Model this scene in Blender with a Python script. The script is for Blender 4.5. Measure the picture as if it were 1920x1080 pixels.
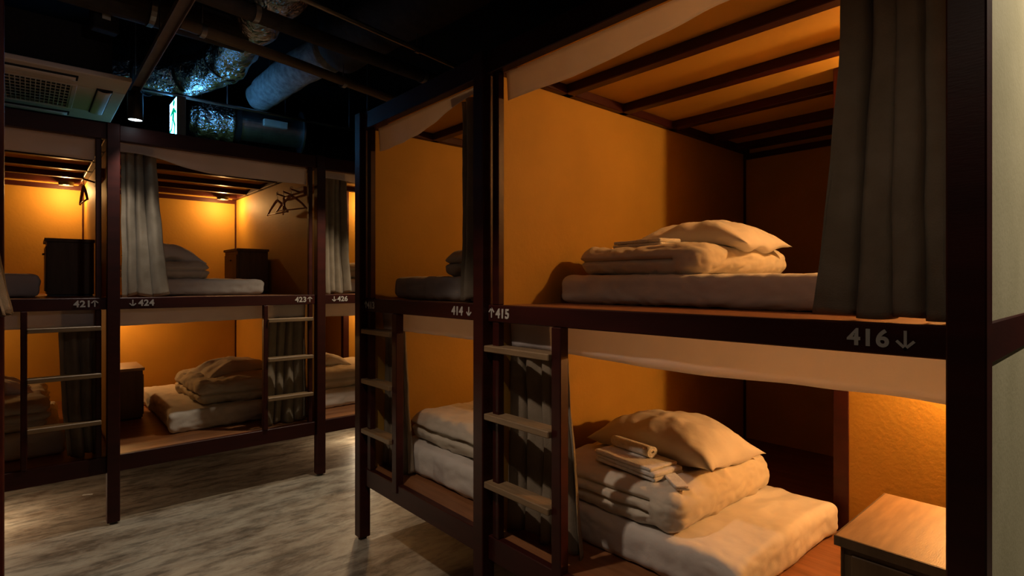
import bpy, math, random
from mathutils import Vector, Matrix, noise
for o in list(bpy.data.objects): bpy.data.objects.remove(o)
SC = bpy.context.scene
COL = SC.collection
PI = math.pi

# ------------------------------------------------------------------ camera
H = 1.35
TH = math.atan((2136.0 - 960.0) / 1036.0)
cd = bpy.data.cameras.new('camera'); cam = bpy.data.objects.new('camera', cd); COL.objects.link(cam)
cam.location = (0, 0, H)
cam.rotation_euler = (PI / 2, 0, -(PI / 2 - TH))
cd.sensor_width = 36.0; cd.lens = 36.0 * 1036.0 / 1920.0
cd.shift_y = -10.0 / 1920.0
cd.clip_start = 0.02
SC.camera = cam
# ------------------------------------------------------------------ world, exposure
w = bpy.data.worlds.new('world'); SC.world = w; w.use_nodes = True
w.node_tree.nodes['Background'].inputs[0].default_value = (0.55, 0.6, 0.75, 1)
w.node_tree.nodes['Background'].inputs[1].default_value = 0.012
vs = SC.view_settings
vs.view_transform = 'Standard'; vs.look = 'None'; vs.exposure = 0.0; vs.gamma = 1.0; vs.use_curve_mapping = False

LAMP_COL = (1.0, 0.525, 0.175)
ROOM_COL = (1.0, 0.76, 0.56)
def light(name, typ, loc, energy, color, radius=0.03, target=None, angle=None, blend=0.5):
    l = bpy.data.lights.new(name, typ); o = bpy.data.objects.new(name, l); COL.objects.link(o)
    o.location = loc; l.energy = energy; l.color = color; l.shadow_soft_size = radius
    if typ == 'SPOT': l.spot_size = math.radians(angle); l.spot_blend = blend
    if target is not None:
        o.rotation_euler = (Vector(target) - Vector(loc)).to_track_quat('-Z', 'Y').to_euler()
    return o

# ------------------------------------------------------------------ materials
def newmat(name):
    m = bpy.data.materials.new(name); m.use_nodes = True
    return m, m.node_tree.nodes, m.node_tree.links, m.node_tree.nodes['Principled BSDF']
def noisy(name, c1, c2, rough=0.6, scale=8.0, stretch=(1, 1, 1), detail=6, bump=0.0, bscale=None, metallic=0.0, lo=0.35, hi=0.65, spec=0.5, sheen=0.0, rough2=None, coat=0.0):
    m, n, l, b = newmat(name)
    tc = n.new('ShaderNodeTexCoord'); mp = n.new('ShaderNodeMapping'); mp.inputs['Scale'].default_value = stretch
    l.new(tc.outputs['Object'], mp.inputs[0])
    nz = n.new('ShaderNodeTexNoise'); nz.inputs['Scale'].default_value = scale; nz.inputs['Detail'].default_value = detail
    l.new(mp.outputs[0], nz.inputs['Vector'])
    rp = n.new('ShaderNodeValToRGB'); rp.color_ramp.elements[0].position = lo; rp.color_ramp.elements[1].position = hi
    rp.color_ramp.elements[0].color = (*c1, 1); rp.color_ramp.elements[1].color = (*c2, 1)
    l.new(nz.outputs['Fac'], rp.inputs[0]); l.new(rp.outputs[0], b.inputs['Base Color'])
    b.inputs['Roughness'].default_value = rough; b.inputs['Metallic'].default_value = metallic
    b.inputs['Specular IOR Level'].default_value = spec; b.inputs['Coat Weight'].default_value = coat
    if rough2 is not None:
        mr = n.new('ShaderNodeMapRange'); mr.inputs[3].default_value = rough; mr.inputs[4].default_value = rough2
        l.new(nz.outputs['Fac'], mr.inputs[0]); l.new(mr.outputs[0], b.inputs['Roughness'])
    if sheen: b.inputs['Sheen Weight'].default_value = sheen
    if bump:
        n2 = n.new('ShaderNodeTexNoise'); n2.inputs['Scale'].default_value = bscale or scale * 4; n2.inputs['Detail'].default_value = 4
        l.new(mp.outputs[0], n2.inputs['Vector'])
        bp = n.new('ShaderNodeBump'); bp.inputs['Strength'].default_value = bump; bp.inputs['Distance'].default_value = 0.01
        l.new(n2.outputs['Fac'], bp.inputs['Height']); l.new(bp.outputs[0], b.inputs['Normal'])
    return m
def translucent(name, c1, c2, amt, **k):
    m = noisy(name, c1, c2, **k); n = m.node_tree.nodes; l = m.node_tree.links
    b = n['Principled BSDF']; out = n['Material Output']
    t = n.new('ShaderNodeBsdfTranslucent'); t.inputs[0].default_value = (*c2, 1)
    mx = n.new('ShaderNodeMixShader'); mx.inputs[0].default_value = amt
    l.new(b.outputs[0], mx.inputs[1]); l.new(t.outputs[0], mx.inputs[2]); l.new(mx.outputs[0], out.inputs[0])
    return m
def emis(name, col, s):
    m, n, l, b = newmat(name); b.inputs['Base Color'].default_value = (*col, 1)
    b.inputs['Emission Color'].default_value = (*col, 1); b.inputs['Emission Strength'].default_value = s
    return m
M = {}
M['frame'] = noisy('red_brown_lacquer', (0.030, 0.0050, 0.0038), (0.046, 0.0072, 0.005), rough=0.46, scale=3, stretch=(1, 1, 6), bump=0.05, bscale=40, spec=0.28)
M['wall'] = noisy('golden_wall_board', (0.40, 0.228, 0.037), (0.46, 0.265, 0.044), rough=0.62, scale=2.2, bump=0.12, bscale=60, spec=0.25)
M['ceilb'] = noisy('ceiling_board', (0.40, 0.228, 0.04), (0.46, 0.265, 0.047), rough=0.7, scale=3, bump=0.05, bscale=40, spec=0.2)
M['board'] = noisy('brown_plywood', (0.20, 0.082, 0.032), (0.30, 0.13, 0.055), rough=0.45, scale=4, stretch=(1, 9, 9), bump=0.05, bscale=30, spec=0.4)
M['rung'] = noisy('pale_pine_rung', (0.20, 0.13, 0.07), (0.28, 0.185, 0.10), rough=0.5, scale=6, stretch=(1, 8, 8), bump=0.05)
M['endpanel'] = noisy('cream_green_wallpaper', (0.40, 0.365, 0.24), (0.46, 0.42, 0.285), rough=0.75, scale=5, bump=0.12, bscale=90, spec=0.2)
M['white'] = noisy('white_cotton', (0.62, 0.58, 0.54), (0.72, 0.68, 0.64), rough=0.85, scale=5, bump=0.10, bscale=60, spec=0.1, sheen=0.15)
M['duvet'] = noisy('cream_cotton_duvet', (0.57, 0.51, 0.42), (0.66, 0.60, 0.50), rough=0.85, scale=5, bump=0.12, bscale=50, spec=0.1, sheen=0.15)
def wrinkle(m, strength, scale, stretch, dist):
    n = m.node_tree.nodes; l = m.node_tree.links; b = n['Principled BSDF']
    tc = n.new('ShaderNodeTexCoord'); mp = n.new('ShaderNodeMapping'); mp.inputs['Scale'].default_value = stretch
    l.new(tc.outputs['Object'], mp.inputs[0])
    z = n.new('ShaderNodeTexNoise'); z.inputs['Scale'].default_value = scale; z.inputs['Detail'].default_value = 4; z.inputs['Distortion'].default_value = 0.7
    z.noise_type = 'RIDGED_MULTIFRACTAL'
    l.new(mp.outputs[0], z.inputs['Vector'])
    mk = n.new('ShaderNodeTexNoise'); mk.inputs['Scale'].default_value = 3.0; l.new(tc.outputs['Object'], mk.inputs['Vector'])
    mr = n.new('ShaderNodeMapRange'); mr.inputs[1].default_value = 0.42; mr.inputs[2].default_value = 0.66; l.new(mk.outputs['Fac'], mr.inputs[0])
    mu = n.new('ShaderNodeMath'); mu.operation = 'MULTIPLY'; l.new(z.outputs['Fac'], mu.inputs[0]); l.new(mr.outputs[0], mu.inputs[1])
    old = [k for k in l if k.to_socket == b.inputs['Normal']][0].from_socket
    bp = n.new('ShaderNodeBump'); bp.inputs['Strength'].default_value = strength; bp.inputs['Distance'].default_value = dist
    l.new(mu.outputs[0], bp.inputs['Height']); l.new(old, bp.inputs['Normal']); l.new(bp.outputs[0], b.inputs['Normal'])
wrinkle(M['white'], 0.4, 4.0, (0.6, 3.6, 2.0), 0.012)
wrinkle(M['duvet'], 0.7, 8.0, (1.0, 1.3, 1.0), 0.010)
M['towel'] = noisy('white_terry_towel', (0.68, 0.65, 0.60), (0.80, 0.77, 0.72), rough=0.95, scale=50, bump=0.5, bscale=300, spec=0.05, sheen=0.3)
M['valance'] = translucent('white_valance_cloth', (0.76, 0.70, 0.70), (0.84, 0.78, 0.77), 0.5, rough=0.9, scale=9, bump=0.1, bscale=200, spec=0.05)
M['curtain'] = translucent('taupe_linen_curtain', (0.27, 0.22, 0.16), (0.34, 0.28, 0.21), 0.16, rough=0.9, scale=14, bump=0.25, bscale=260, spec=0.05, sheen=0.1)
M['locker'] = noisy('brown_laminate', (0.11, 0.065, 0.032), (0.15, 0.09, 0.045), rough=0.5, scale=4, stretch=(8, 8, 1), bump=0.05, bscale=40, spec=0.3)
M['oak'] = noisy('oak_table_top', (0.30, 0.17, 0.07), (0.42, 0.25, 0.11), rough=0.5, scale=7, stretch=(1, 7, 7), bump=0.08, bscale=60, spec=0.5)
M['black'] = noisy('black_paint', (0.012, 0.012, 0.013), (0.02, 0.02, 0.022), rough=0.45, scale=6)
M['slab'] = noisy('black_painted_slab', (0.006, 0.006, 0.008), (0.013, 0.012, 0.014), rough=0.9, scale=3, spec=0.1, bump=0.2)
M['plaster'] = noisy('dark_plaster', (0.05, 0.045, 0.045), (0.07, 0.065, 0.06), rough=0.9, scale=3, spec=0.1)
M['acplastic'] = noisy('offwhite_plastic', (0.78, 0.66, 0.60), (0.82, 0.70, 0.64), rough=0.45, scale=3, spec=0.4)
M['acdark'] = noisy('filter_dark', (0.006, 0.005, 0.005), (0.012, 0.010, 0.009), rough=0.8, scale=60)
M['galv'] = noisy('galvanised_steel', (0.30, 0.31, 0.32), (0.42, 0.43, 0.45), rough=0.38, scale=12, metallic=1.0, bump=0.1)
M['insul'] = noisy('grey_duct_wrap', (0.20, 0.20, 0.21), (0.38, 0.38, 0.40), rough=0.8, scale=22, bump=0.7, bscale=45)
M['darkduct'] = noisy('dark_duct_wrap', (0.035, 0.026, 0.02), (0.06, 0.045, 0.033), rough=0.8, scale=14, bump=0.6, bscale=25)
M['pipe'] = noisy('brown_painted_pipe', (0.11, 0.068, 0.035), (0.16, 0.10, 0.05), rough=0.45, scale=8, bump=0.1)
M['track'] = noisy('painted_steel_channel', (0.20, 0.16, 0.16), (0.27, 0.22, 0.21), rough=0.45, scale=8, metallic=0.2)
M['lettering'] = noisy('pale_grey_vinyl', (0.50, 0.47, 0.44), (0.56, 0.53, 0.50), rough=0.6, scale=30, spec=0.2)
M['hanger'] = noisy('brown_wood_hanger', (0.24, 0.09, 0.035), (0.32, 0.13, 0.05), rough=0.4, scale=10)
M['glow'] = emis('warm_lamp_diffuser', (1.0, 0.66, 0.30), 6.0)
M['coolglow'] = emis('cool_spot_lens', (0.72, 0.93, 1.0), 10.0)
M['roomglow'] = emis('room_spot_lens', (1.0, 0.9, 0.75), 8.0)
M['exitface'] = emis('exit_sign_face', (0.13, 0.48, 1.0), 15.0)
M['exitgreen'] = emis('exit_sign_green', (0.0, 0.34, 0.17), 1.2)
M['signcase'] = noisy('brown_grey_sign_case', (0.10, 0.08, 0.07), (0.13, 0.10, 0.09), rough=0.5, scale=10)
M['paper'] = noisy('off_white_paper', (0.55, 0.52, 0.46), (0.62, 0.6, 0.54), rough=0.7, scale=20)

def foil_mat():
    m, n, l, b = newmat('crinkled_foil')
    b.inputs['Metallic'].default_value = 1.0; b.inputs['Roughness'].default_value = 0.2
    b.inputs['Base Color'].default_value = (0.74, 0.71, 0.70, 1)
    tc = n.new('ShaderNodeTexCoord')
    wz = n.new('ShaderNodeTexNoise'); wz.inputs['Scale'].default_value = 6; wz.inputs['Detail'].default_value = 3
    l.new(tc.outputs['Object'], wz.inputs['Vector'])
    mxv = n.new('ShaderNodeMix'); mxv.data_type = 'VECTOR'; mxv.inputs[0].default_value = 0.16
    l.new(tc.outputs['Object'], mxv.inputs[4]); l.new(wz.outputs['Color'], mxv.inputs[5])
    v = n.new('ShaderNodeTexVoronoi'); v.inputs['Scale'].default_value = 30; v.feature = 'DISTANCE_TO_EDGE'
    l.new(mxv.outputs[1], v.inputs['Vector'])
    v2 = n.new('ShaderNodeTexVoronoi'); v2.inputs['Scale'].default_value = 13; v2.feature = 'F1'
    l.new(mxv.outputs[1], v2.inputs['Vector'])
    nz = n.new('ShaderNodeTexNoise'); nz.inputs['Scale'].default_value = 34; nz.inputs['Detail'].default_value = 8; nz.inputs['Distortion'].default_value = 1.0
    l.new(tc.outputs['Object'], nz.inputs['Vector'])
    ad = n.new('ShaderNodeMath'); ad.operation = 'ADD'; l.new(v.outputs['Distance'], ad.inputs[0]); l.new(nz.outputs['Fac'], ad.inputs[1])
    ad2 = n.new('ShaderNodeMath'); ad2.operation = 'ADD'; l.new(ad.outputs[0], ad2.inputs[0]); l.new(v2.outputs['Distance'], ad2.inputs[1])
    bp = n.new('ShaderNodeBump'); bp.inputs['Strength'].default_value = 0.75; bp.inputs['Distance'].default_value = 0.016
    l.new(ad2.outputs[0], bp.inputs['Height']); l.new(bp.outputs[0], b.inputs['Normal'])
    return m
M['foil'] = foil_mat()
def floor_mat():
    m, n, l, b = newmat('worn_concrete')
    tc = n.new('ShaderNodeTexCoord')
    mp = n.new('ShaderNodeMapping'); mp.inputs['Scale'].default_value = (1.0, 2.1, 1); mp.inputs['Rotation'].default_value = (0, 0, 0.06)
    l.new(tc.outputs['Object'], mp.inputs[0])
    a = n.new('ShaderNodeTexNoise'); a.inputs['Scale'].default_value = 2.6; a.inputs['Detail'].default_value = 12; a.inputs['Roughness'].default_value = 0.7; a.inputs['Distortion'].default_value = 0.35
    l.new(mp.outputs[0], a.inputs['Vector'])
    r = n.new('ShaderNodeValToRGB'); e = r.color_ramp.elements
    e[0].position = 0.36; e[0].color = (0.13, 0.10, 0.07, 1); e[1].position = 0.58; e[1].color = (0.36, 0.325, 0.26, 1)
    x = r.color_ramp.elements.new(0.44); x.color = (0.25, 0.21, 0.16, 1)
    l.new(a.outputs['Fac'], r.inputs[0])
    c = n.new('ShaderNodeTexNoise'); c.inputs['Scale'].default_value = 5; c.inputs['Detail'].default_value = 12; c.inputs['Roughness'].default_value = 0.72; c.inputs['Distortion'].default_value = 0.25
    mp2 = n.new('ShaderNodeMapping'); mp2.inputs['Scale'].default_value = (0.9, 2.9, 1); l.new(tc.outputs['Object'], mp2.inputs[0]); l.new(mp2.outputs[0], c.inputs['Vector'])
    mr = n.new('ShaderNodeMapRange'); mr.inputs[1].default_value = 0.40; mr.inputs[2].default_value = 0.52; mr.inputs[3].default_value = 0.55; mr.inputs[4].default_value = 1.12
    l.new(c.outputs['Fac'], mr.inputs[0])
    mx = n.new('ShaderNodeVectorMath'); mx.operation = 'SCALE'; l.new(r.outputs[0], mx.inputs[0]); l.new(mr.outputs[0], mx.inputs['Scale'])
    l.new(mx.outputs[0], b.inputs['Base Color'])
    rr = n.new('ShaderNodeMapRange'); rr.inputs[3].default_value = 0.62; rr.inputs[4].default_value = 0.34; l.new(a.outputs['Fac'], rr.inputs[0]); l.new(rr.outputs[0], b.inputs['Roughness'])
    bp = n.new('ShaderNodeBump'); bp.inputs['Strength'].default_value = 0.25; bp.inputs['Distance'].default_value = 0.006
    l.new(c.outputs['Fac'], bp.inputs['Height']); l.new(bp.outputs[0], b.inputs['Normal'])
    return m
M['floor'] = floor_mat()

# ------------------------------------------------------------------ mesh helpers
class MB:
    def __init__(s): s.v = []; s.f = []
    def box(s, x0, x1, y0, y1, z0, z1):
        b = len(s.v)
        s.v += [(x, y, z) for z in (z0, z1) for y in (y0, y1) for x in (x0, x1)]
        s.f += [tuple(b + i for i in q) for q in ((0, 2, 3, 1), (4, 5, 7, 6), (0, 1, 5, 4), (2, 6, 7, 3), (0, 4, 6, 2), (1, 3, 7, 5))]
        return s
    def tube(s, pts, r, n=16, caps=True, rf=None):
        pts = [Vector(p) for p in pts]; b0 = len(s.v)
        up = Vector((0, 0, 1)); prev = None
        for i, p in enumerate(pts):
            t = (pts[min(i + 1, len(pts) - 1)] - pts[max(i - 1, 0)]).normalized()
            if prev is None:
                a = up if abs(t.z) < 0.9 else Vector((1, 0, 0)); u = t.cross(a).normalized()
            else: u = (prev - t * prev.dot(t)).normalized()
            prev = u; v = t.cross(u)
            for k in range(n):
                a = 2 * PI * k / n; rr = r if not isinstance(r, (list, tuple)) else r[i]
                if rf: rr = rr * rf(i, a)
                s.v.append(tuple(p + (u * math.cos(a) + v * math.sin(a)) * rr))
        for i in range(len(pts) - 1):
            for k in range(n):
                a = b0 + i * n + k; c = b0 + i * n + (k + 1) % n
                s.f.append((a, c, c + n, a + n))
        if caps:
            s.f.append(tuple(b0 + k for k in reversed(range(n)))); s.f.append(tuple(b0 + (len(pts) - 1) * n + k for k in range(n)))
        return s
    def grid(s, nu, nv, fn, closed=False):
        b = len(s.v)
        for j in range(nv + 1):
            for i in range(nu + 1): s.v.append(tuple(fn(i / nu, j / nv)))
        for j in range(nv):
            for i in range(nu):
                a = b + j * (nu + 1) + i; s.f.append((a, a + 1, a + nu + 2, a + nu + 1))
        return s
    def prism(s, poly, y0, y1):
        b = len(s.v); n = len(poly)
        s.v += [(p[0], y0, p[1]) for p in poly] + [(p[0], y1, p[1]) for p in poly]
        s.f.append(tuple(range(b, b + n))); s.f.append(tuple(reversed(range(b + n, b + 2 * n))))
        for i in range(n):
            j = (i + 1) % n; s.f.append((b + i, b + n + i, b + n + j, b + j))
        return s
    def build(s, name, mat, parent=None, smooth=False, bevel=0.0, solid=0.0, seg=1, loc=None, rot=None):
        me = bpy.data.meshes.new(name); me.from_pydata(s.v, [], s.f); me.update()
        o = bpy.data.objects.new(name, me); COL.objects.link(o); me.materials.append(M[mat])
        if smooth:
            for p in me.polygons: p.use_smooth = True
        if parent: o.parent = parent
        if loc: o.location = loc
        if rot: o.rotation_euler = rot
        if solid:
            md = o.modifiers.new('solid', 'SOLIDIFY'); md.thickness = solid; md.offset = 0
        if bevel:
            md = o.modifiers.new('bevel', 'BEVEL'); md.width = bevel; md.segments = seg; md.limit_method = 'ANGLE'
        return o
def tag(o, label=None, cat=None, group=None, kind=None):
    if label: o['label'] = label
    if cat: o['category'] = cat
    if group: o['group'] = group
    if kind: o['kind'] = kind
    return o
def empty(name, loc, rz=0, **k):
    o = bpy.data.objects.new(name, None); COL.objects.link(o); o.location = loc; o.rotation_euler = (0, 0, rz); o.empty_display_size = 0.1
    return tag(o, **k)
def fbm(p, o=4): return noise.fractal(Vector(p), 0.9, 2.1, o)

# ------------------------------------------------------------------ room
def struct(name, mb, mat):
    return tag(mb.build(name, mat), kind='structure')
struct('floor', MB().box(-2.2, 4.4, -2.2, 6.6, -0.06, 0), 'floor')
struct('ceiling', MB().box(-2.2, 4.4, -2.2, 6.6, 3.05, 3.12), 'slab')
struct('wall_back', MB().box(-2.3, 4.5, 6.6, 6.7, -0.06, 3.12), 'plaster')
struct('wall_right', MB().box(4.4, 4.5, -2.3, 6.6, -0.06, 3.12), 'plaster')
struct('wall_left', MB().box(-2.3, -2.2, -2.3, 6.6, -0.06, 3.12), 'plaster')
struct('wall_front', MB().box(-2.2, 4.4, -2.3, -2.2, -0.06, 3.12), 'plaster')

# ------------------------------------------------------------------ bunk bays
DEPTH = 2.09
def lettering(txt, x, z, size, y, parent, align='LEFT'):
    cu = bpy.data.curves.new('t', 'FONT'); cu.body = txt; cu.size = size; cu.offset = size * 0.03; cu.extrude = 0.0012
    cu.align_x = align; cu.space_character = 1.08
    ob = bpy.data.objects.new('t', cu); COL.objects.link(ob)
    dg = bpy.context.evaluated_depsgraph_get(); me = bpy.data.meshes.new_from_object(ob.evaluated_get(dg))
    bpy.data.objects.remove(ob)
    me.name = 'room_number'; o = bpy.data.objects.new('room_number', me); COL.objects.link(o)
    me.materials.clear(); me.materials.append(M['lettering'])
    o.rotation_euler = (PI / 2, 0, 0); o.location = (x, y - 0.0012, z); o.parent = parent
    xs = [v.co.x for v in me.vertices]
    o['label'] = 'pale grey vinyl number ' + txt
    return max(xs) - min(xs)
def arrow(x, z, h, up, y, parent):
    hw = h * 0.42; t = h * 0.075
    s = 1 if up else -1
    mb = MB()
    mb.box(x - t, x + t, y - 0.0018, y, z - h / 2, z + h / 2)
    tip = z + s * h / 2
    for d in (-1, 1):
        a = Vector((x, tip)); e = Vector((x + d * hw, tip - s * hw)); dv = (e - a).normalized(); nn = Vector((-dv.y, dv.x)) * t
        a = a - dv * t
        pl = [a + nn, a - nn, e - nn, e + nn]
        mb.prism([(p.x, p.y) for p in pl], y - 0.0022, y - 0.0003)
    mb.build('arrow_mark', 'lettering', parent)
def bay(W, side, loc, rz, label, nums, right_post=False, niche=None, jog=1.08, stile=None, xl=0.06, xr=None, endpanel=False, panel_both=False, leftpanel=False):
    r = empty('bunk_bed', loc, rz, label=label, cat='bunk bed', group='double bunk bays')
    xr = W + 0.03 if xr is None else xr
    F = 'frame'
    def P(name, mat, *b, bevel=0.003, lab=None):
        o = MB().box(*b).build(name, mat, r, bevel=bevel)
        if lab: o['label'] = lab
        return o
    posts = [0.0] + ([W] if right_post else [])
    for px in posts:
        P('post', F, px, px + 0.06, 0, 0.06, 0.012, 2.24)
        P('post', F, px, px + 0.06, DEPTH + 0.02, DEPTH + 0.08, 0.012, 2.24)
        P('post_foot', 'black', px + 0.012, px + 0.048, 0.012, 0.048, 0, 0.014)
        P('post_foot', 'black', px + 0.012, px + 0.048, DEPTH + 0.032, DEPTH + 0.068, 0, 0.014)
    P('top_beam', F, 0.06, W, 0.018, 0.06, 2.15, 2.238)
    P('middle_rail', F, 0.06, W, 0.028, 0.06, 1.20, 1.265)
    P('lower_rail', F, 0.06, W, 0.028, 0.06, 0.285, 0.378)
    PE = W + (0.05 if right_post else 0)
    P('platform', 'board', 0.0, PE, 0.0605, DEPTH, 0.352, 0.375, bevel=0, lab='lower sleeping deck')
    P('platform', 'board', 0.0, PE, 0.0605, DEPTH, 1.235, 1.263, bevel=0, lab='upper sleeping deck')
    P('platform_joist', F, 0.06, W, 0.75, 0.80, 1.19, 1.235); P('platform_joist', F, 0.06, W, 1.45, 1.50, 1.19, 1.235)
    P('platform_joist', F, 0.06, W, 0.75, 0.80, 0.285, 0.352); P('platform_joist', F, 0.06, W, 1.45, 1.50, 0.285, 0.352)
    P('ceiling_board', 'ceilb', 0.0, PE, 0.0605, DEPTH, 2.195, 2.215, bevel=0)
    for by in (0.42, 0.81, 1.23, 1.62, 1.93):
        P('ceiling_beam', F, xl, xr, by, by + 0.05, 2.155, 2.195)
    P('ceiling_edge_strip', F, xl, xl + 0.035, 0.06, DEPTH, 2.155, 2.195); P('ceiling_edge_strip', F, xr - 0.035, xr, 0.06, DEPTH, 2.155, 2.195)
    for z0, z1 in ((0.375, 1.235), (1.263, 2.195)):
        P('side_wall_board', 'wall', xl - 0.01, xl, 0.06, DEPTH, z0, z1, bevel=0)
        P('side_wall_board', 'wall', xr, xr + 0.004, 0.06, DEPTH, z0, z1, bevel=0)
        P('back_wall_board', 'wall', xl - 0.01, xr + 0.004, DEPTH, DEPTH + 0.018, z0, z1, bevel=0)
        if niche is None:
            P('corner_strip', F, xr - 0.012, xr, DEPTH - 0.012, DEPTH, z0, z1, bevel=0)
            P('corner_strip', F, xl, xl + 0.012, DEPTH - 0.012, DEPTH, z0, z1, bevel=0)
        else:
            P('niche_post', F, niche - 0.01, niche + 0.045, jog, jog + 0.05, z0, z1, bevel=0.002)
            P('niche_wall_board', 'wall', niche + 0.045, xr, jog + 0.004, jog + 0.02, z0, z1, bevel=0)
            P('niche_wall_board', 'wall', niche, niche + 0.012, jog + 0.05, DEPTH, z0, z1, bevel=0)
            P('corner_strip', F, xl, xl + 0.012, DEPTH - 0.012, DEPTH, z0, z1, bevel=0)
        P('wall_top_strip', F, xl, xr if niche is None else niche, DEPTH - 0.014, DEPTH, z1 - 0.075, z1 - (0.04 if z1 > 2 else 0), bevel=0)
    # ladder
    sw = 0.027 if side == 'R' else 0.044
    if side == 'L':
        s0 = stile; i0 = 0.083; a, b = 0.062, s0 + 0.002
        P('ladder_stile', F, i0, i0 + 0.036, 0.030, 0.060, 0.378, 1.20)
    else:
        s0 = W - stile - sw; i0 = W - 0.048; a, b = s0 + sw - 0.002, W - 0.024
        P('ladder_stile', F, i0, i0 + 0.026, 0.030, 0.060, 0.378, 1.20)
    P('inner_post', F, i0, i0 + (0.036 if side == 'L' else 0.026), 0.030, 0.060, 1.265, 2.15)
    P('ladder_stile', F, s0, s0 + sw, 0.020, 0.060, 0.34 if side == 'L' else 0.378, 1.20)
    for z in (1.11, 0.85, 0.59):
        P('rung', 'rung', a, b, 0.004, 0.075, z - 0.024, z, bevel=0.003)
    if endpanel:
        for z0, z1 in ((0.30, 1.20), (1.27, 2.2)):
            P('end_wall_board', 'endpanel', W + 0.042, W + 0.052, 0.06, DEPTH + 0.02, z0, z1, bevel=0, lab='cream green papered outer end board')
        P('end_rail', F, W + 0.03, W + 0.058, 0.06, DEPTH + 0.02, 1.195, 1.275); P('end_rail', F, W + 0.0, W + 0.058, 0.06, DEPTH + 0.02, 0.27, 0.34); P('end_rail', F, W + 0.0, W + 0.058, 0.06, DEPTH + 0.02, 2.17, 2.238)
    if leftpanel:
        P('end_wall_board', 'endpanel', 0.0, 0.012, 0.06, DEPTH + 0.02, 0.30, 2.2, bevel=0)
        P('end_rail', F, 0.0, 0.05, 0.06, DEPTH + 0.02, 0.285, 0.34)
    for (txt, xa, xt, up) in nums:
        lettering(txt, xt, 1.2175, 0.049, 0.028, r)
        arrow(xa, 1.2345, 0.036, up, 0.028, r)
    return r

# left row : faces -Y, bays along +X
LY = 3.78
bay(1.185, 'R', (-0.845, LY, 0), 0, 'red-brown double bunk bay numbered 421 at the left edge, beneath the ceiling air conditioner',
    [('421', 1.133, 1.041, True)], stile=0.332, xl=0.045)
bay(1.185, 'R', (0.340, LY, 0), 0, 'red-brown double bunk bay numbered 424 and 423, with three wooden hangers on its right wall',
    [('424', 0.122, 0.149, False), ('423', 1.143, 1.042, True)], stile=0.322, xl=0.045)
bay(1.40, 'R', (1.525, LY, 0), 0, 'narrowly visible double bunk bay numbered 426, seen through the gap behind the dark corner post',
    [('426', 0.134, 0.158, False)], stile=0.322, xl=0.045, right_post=True, niche=0.69)
# right row : faces -X, bays run toward -Y
RX = 1.31
bay(1.03, 'L', (RX, 2.748, 0), -PI / 2, 'shadowed double bunk bay numbered 413 and 414, nearest bay to the free-standing corner post',
    [('413', 0.075, 0.092, True), ('414', 0.968, 0.85, False)], stile=0.358, xl=0.073, xr=1.083, leftpanel=True)
bay(1.475, 'L', (RX, 1.718, 0), -PI / 2, 'large foreground double bunk bay numbered 415 and 416 with lit bedding on both levels',
    [('415', 0.082, 0.108, True), ('416', 1.405, 1.300, False)], stile=0.407, xl=0.073, xr=1.475, right_post=True, niche=0.93, endpanel=True)

# near row on the left: only its end post, rails and curtain edge reach the picture
nr = empty('bunk_bed', (-0.11, 1.2, 0), 0, label='nearest bunk frame whose dark end post lines the left picture edge', cat='bunk bed')
for y in (0.0, 1.155):
    MB().box(0, 0.06, y, y + 0.06, 0.012, 2.24).build('post', 'frame', nr, bevel=0.003)
    MB().box(-0.62, -0.56, y, y + 0.06, 0.012, 2.24).build('post', 'frame', nr, bevel=0.003)
    for px in (0.012, -0.608): MB().box(px, px + 0.036, y + 0.012, y + 0.048, 0, 0.014).build('post_foot', 'black', nr)
for z0, z1, nm in ((0.285, 0.378, 'lower_rail'), (1.20, 1.265, 'middle_rail'), (2.15, 2.238, 'top_beam')):
    MB().box(0.012, 0.032, 0.06, 1.155, z0, z1).build(nm, 'frame', nr, bevel=0.003)
    MB().box(-0.56, 0.0, 1.18, 1.21, z0, z1).build(nm, 'frame', nr, bevel=0.003)
MB().box(-0.56, 0.012, 0.02, 1.18, 1.235, 1.263).build('platform', 'board', nr)
MB().box(-0.56, 0.012, 0.02, 1.18, 0.352, 0.375).build('platform', 'board', nr)

# ------------------------------------------------------------------ cloth: valances and curtains
def valance(loc, rz, x0, x1, ztop, bot, label, y=0.075, seed=0, group='white valances'):
    """bot(s) -> (z of the hem, z of the top) along the opening"""
    def fn(u, v):
        x = x0 + (x1 - x0) * u; zb = bot(u); zt = ztop(u) if callable(ztop) else ztop
        z = zt + (zb - zt) * v
        dy = 0.006 * noise.noise(Vector((u * 5 + seed, 0, seed))) * v + 0.002 * math.sin(u * 40 + seed) * v
        z += 0.004 * noise.noise(Vector((u * 9 + seed, 3, 1))) * v
        return (x, y + dy + 0.01 * v, z)
    o = MB().grid(60, 6, fn).build('valance', 'valance', smooth=True, solid=0.002, loc=loc, rot=(0, 0, rz))
    return tag(o, label, 'valance', group)
def lerp(a, b, t): return a + (b - a) * t
def sm(a, b, t):
    t = max(0, min(1, (t - a) / (b - a))); return t * t * (3 - 2 * t)
LL = lambda x: (x, LY, 0)
valance((-0.845, LY, 0), 0, 0.06, 1.137, 2.152, lambda u: 2.035, 'straight white valance across the top of the 421 bay opening', y=0.07, seed=1)
valance((0.340, LY, 0), 0, 0.06, 1.137, 2.152, lambda u: lerp(2.10, 2.035, sm(0.08, 0.45, u)), 'white valance over the upper 424 opening, hitched up above its curtain', y=0.07, seed=2)
valance((1.525, LY, 0), 0, 0.06, 1.35, 2.152, lambda u: lerp(2.10, 2.04, sm(0.1, 0.5, u)), 'short visible piece of white valance over the upper 426 opening', y=0.07, seed=3)
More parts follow.
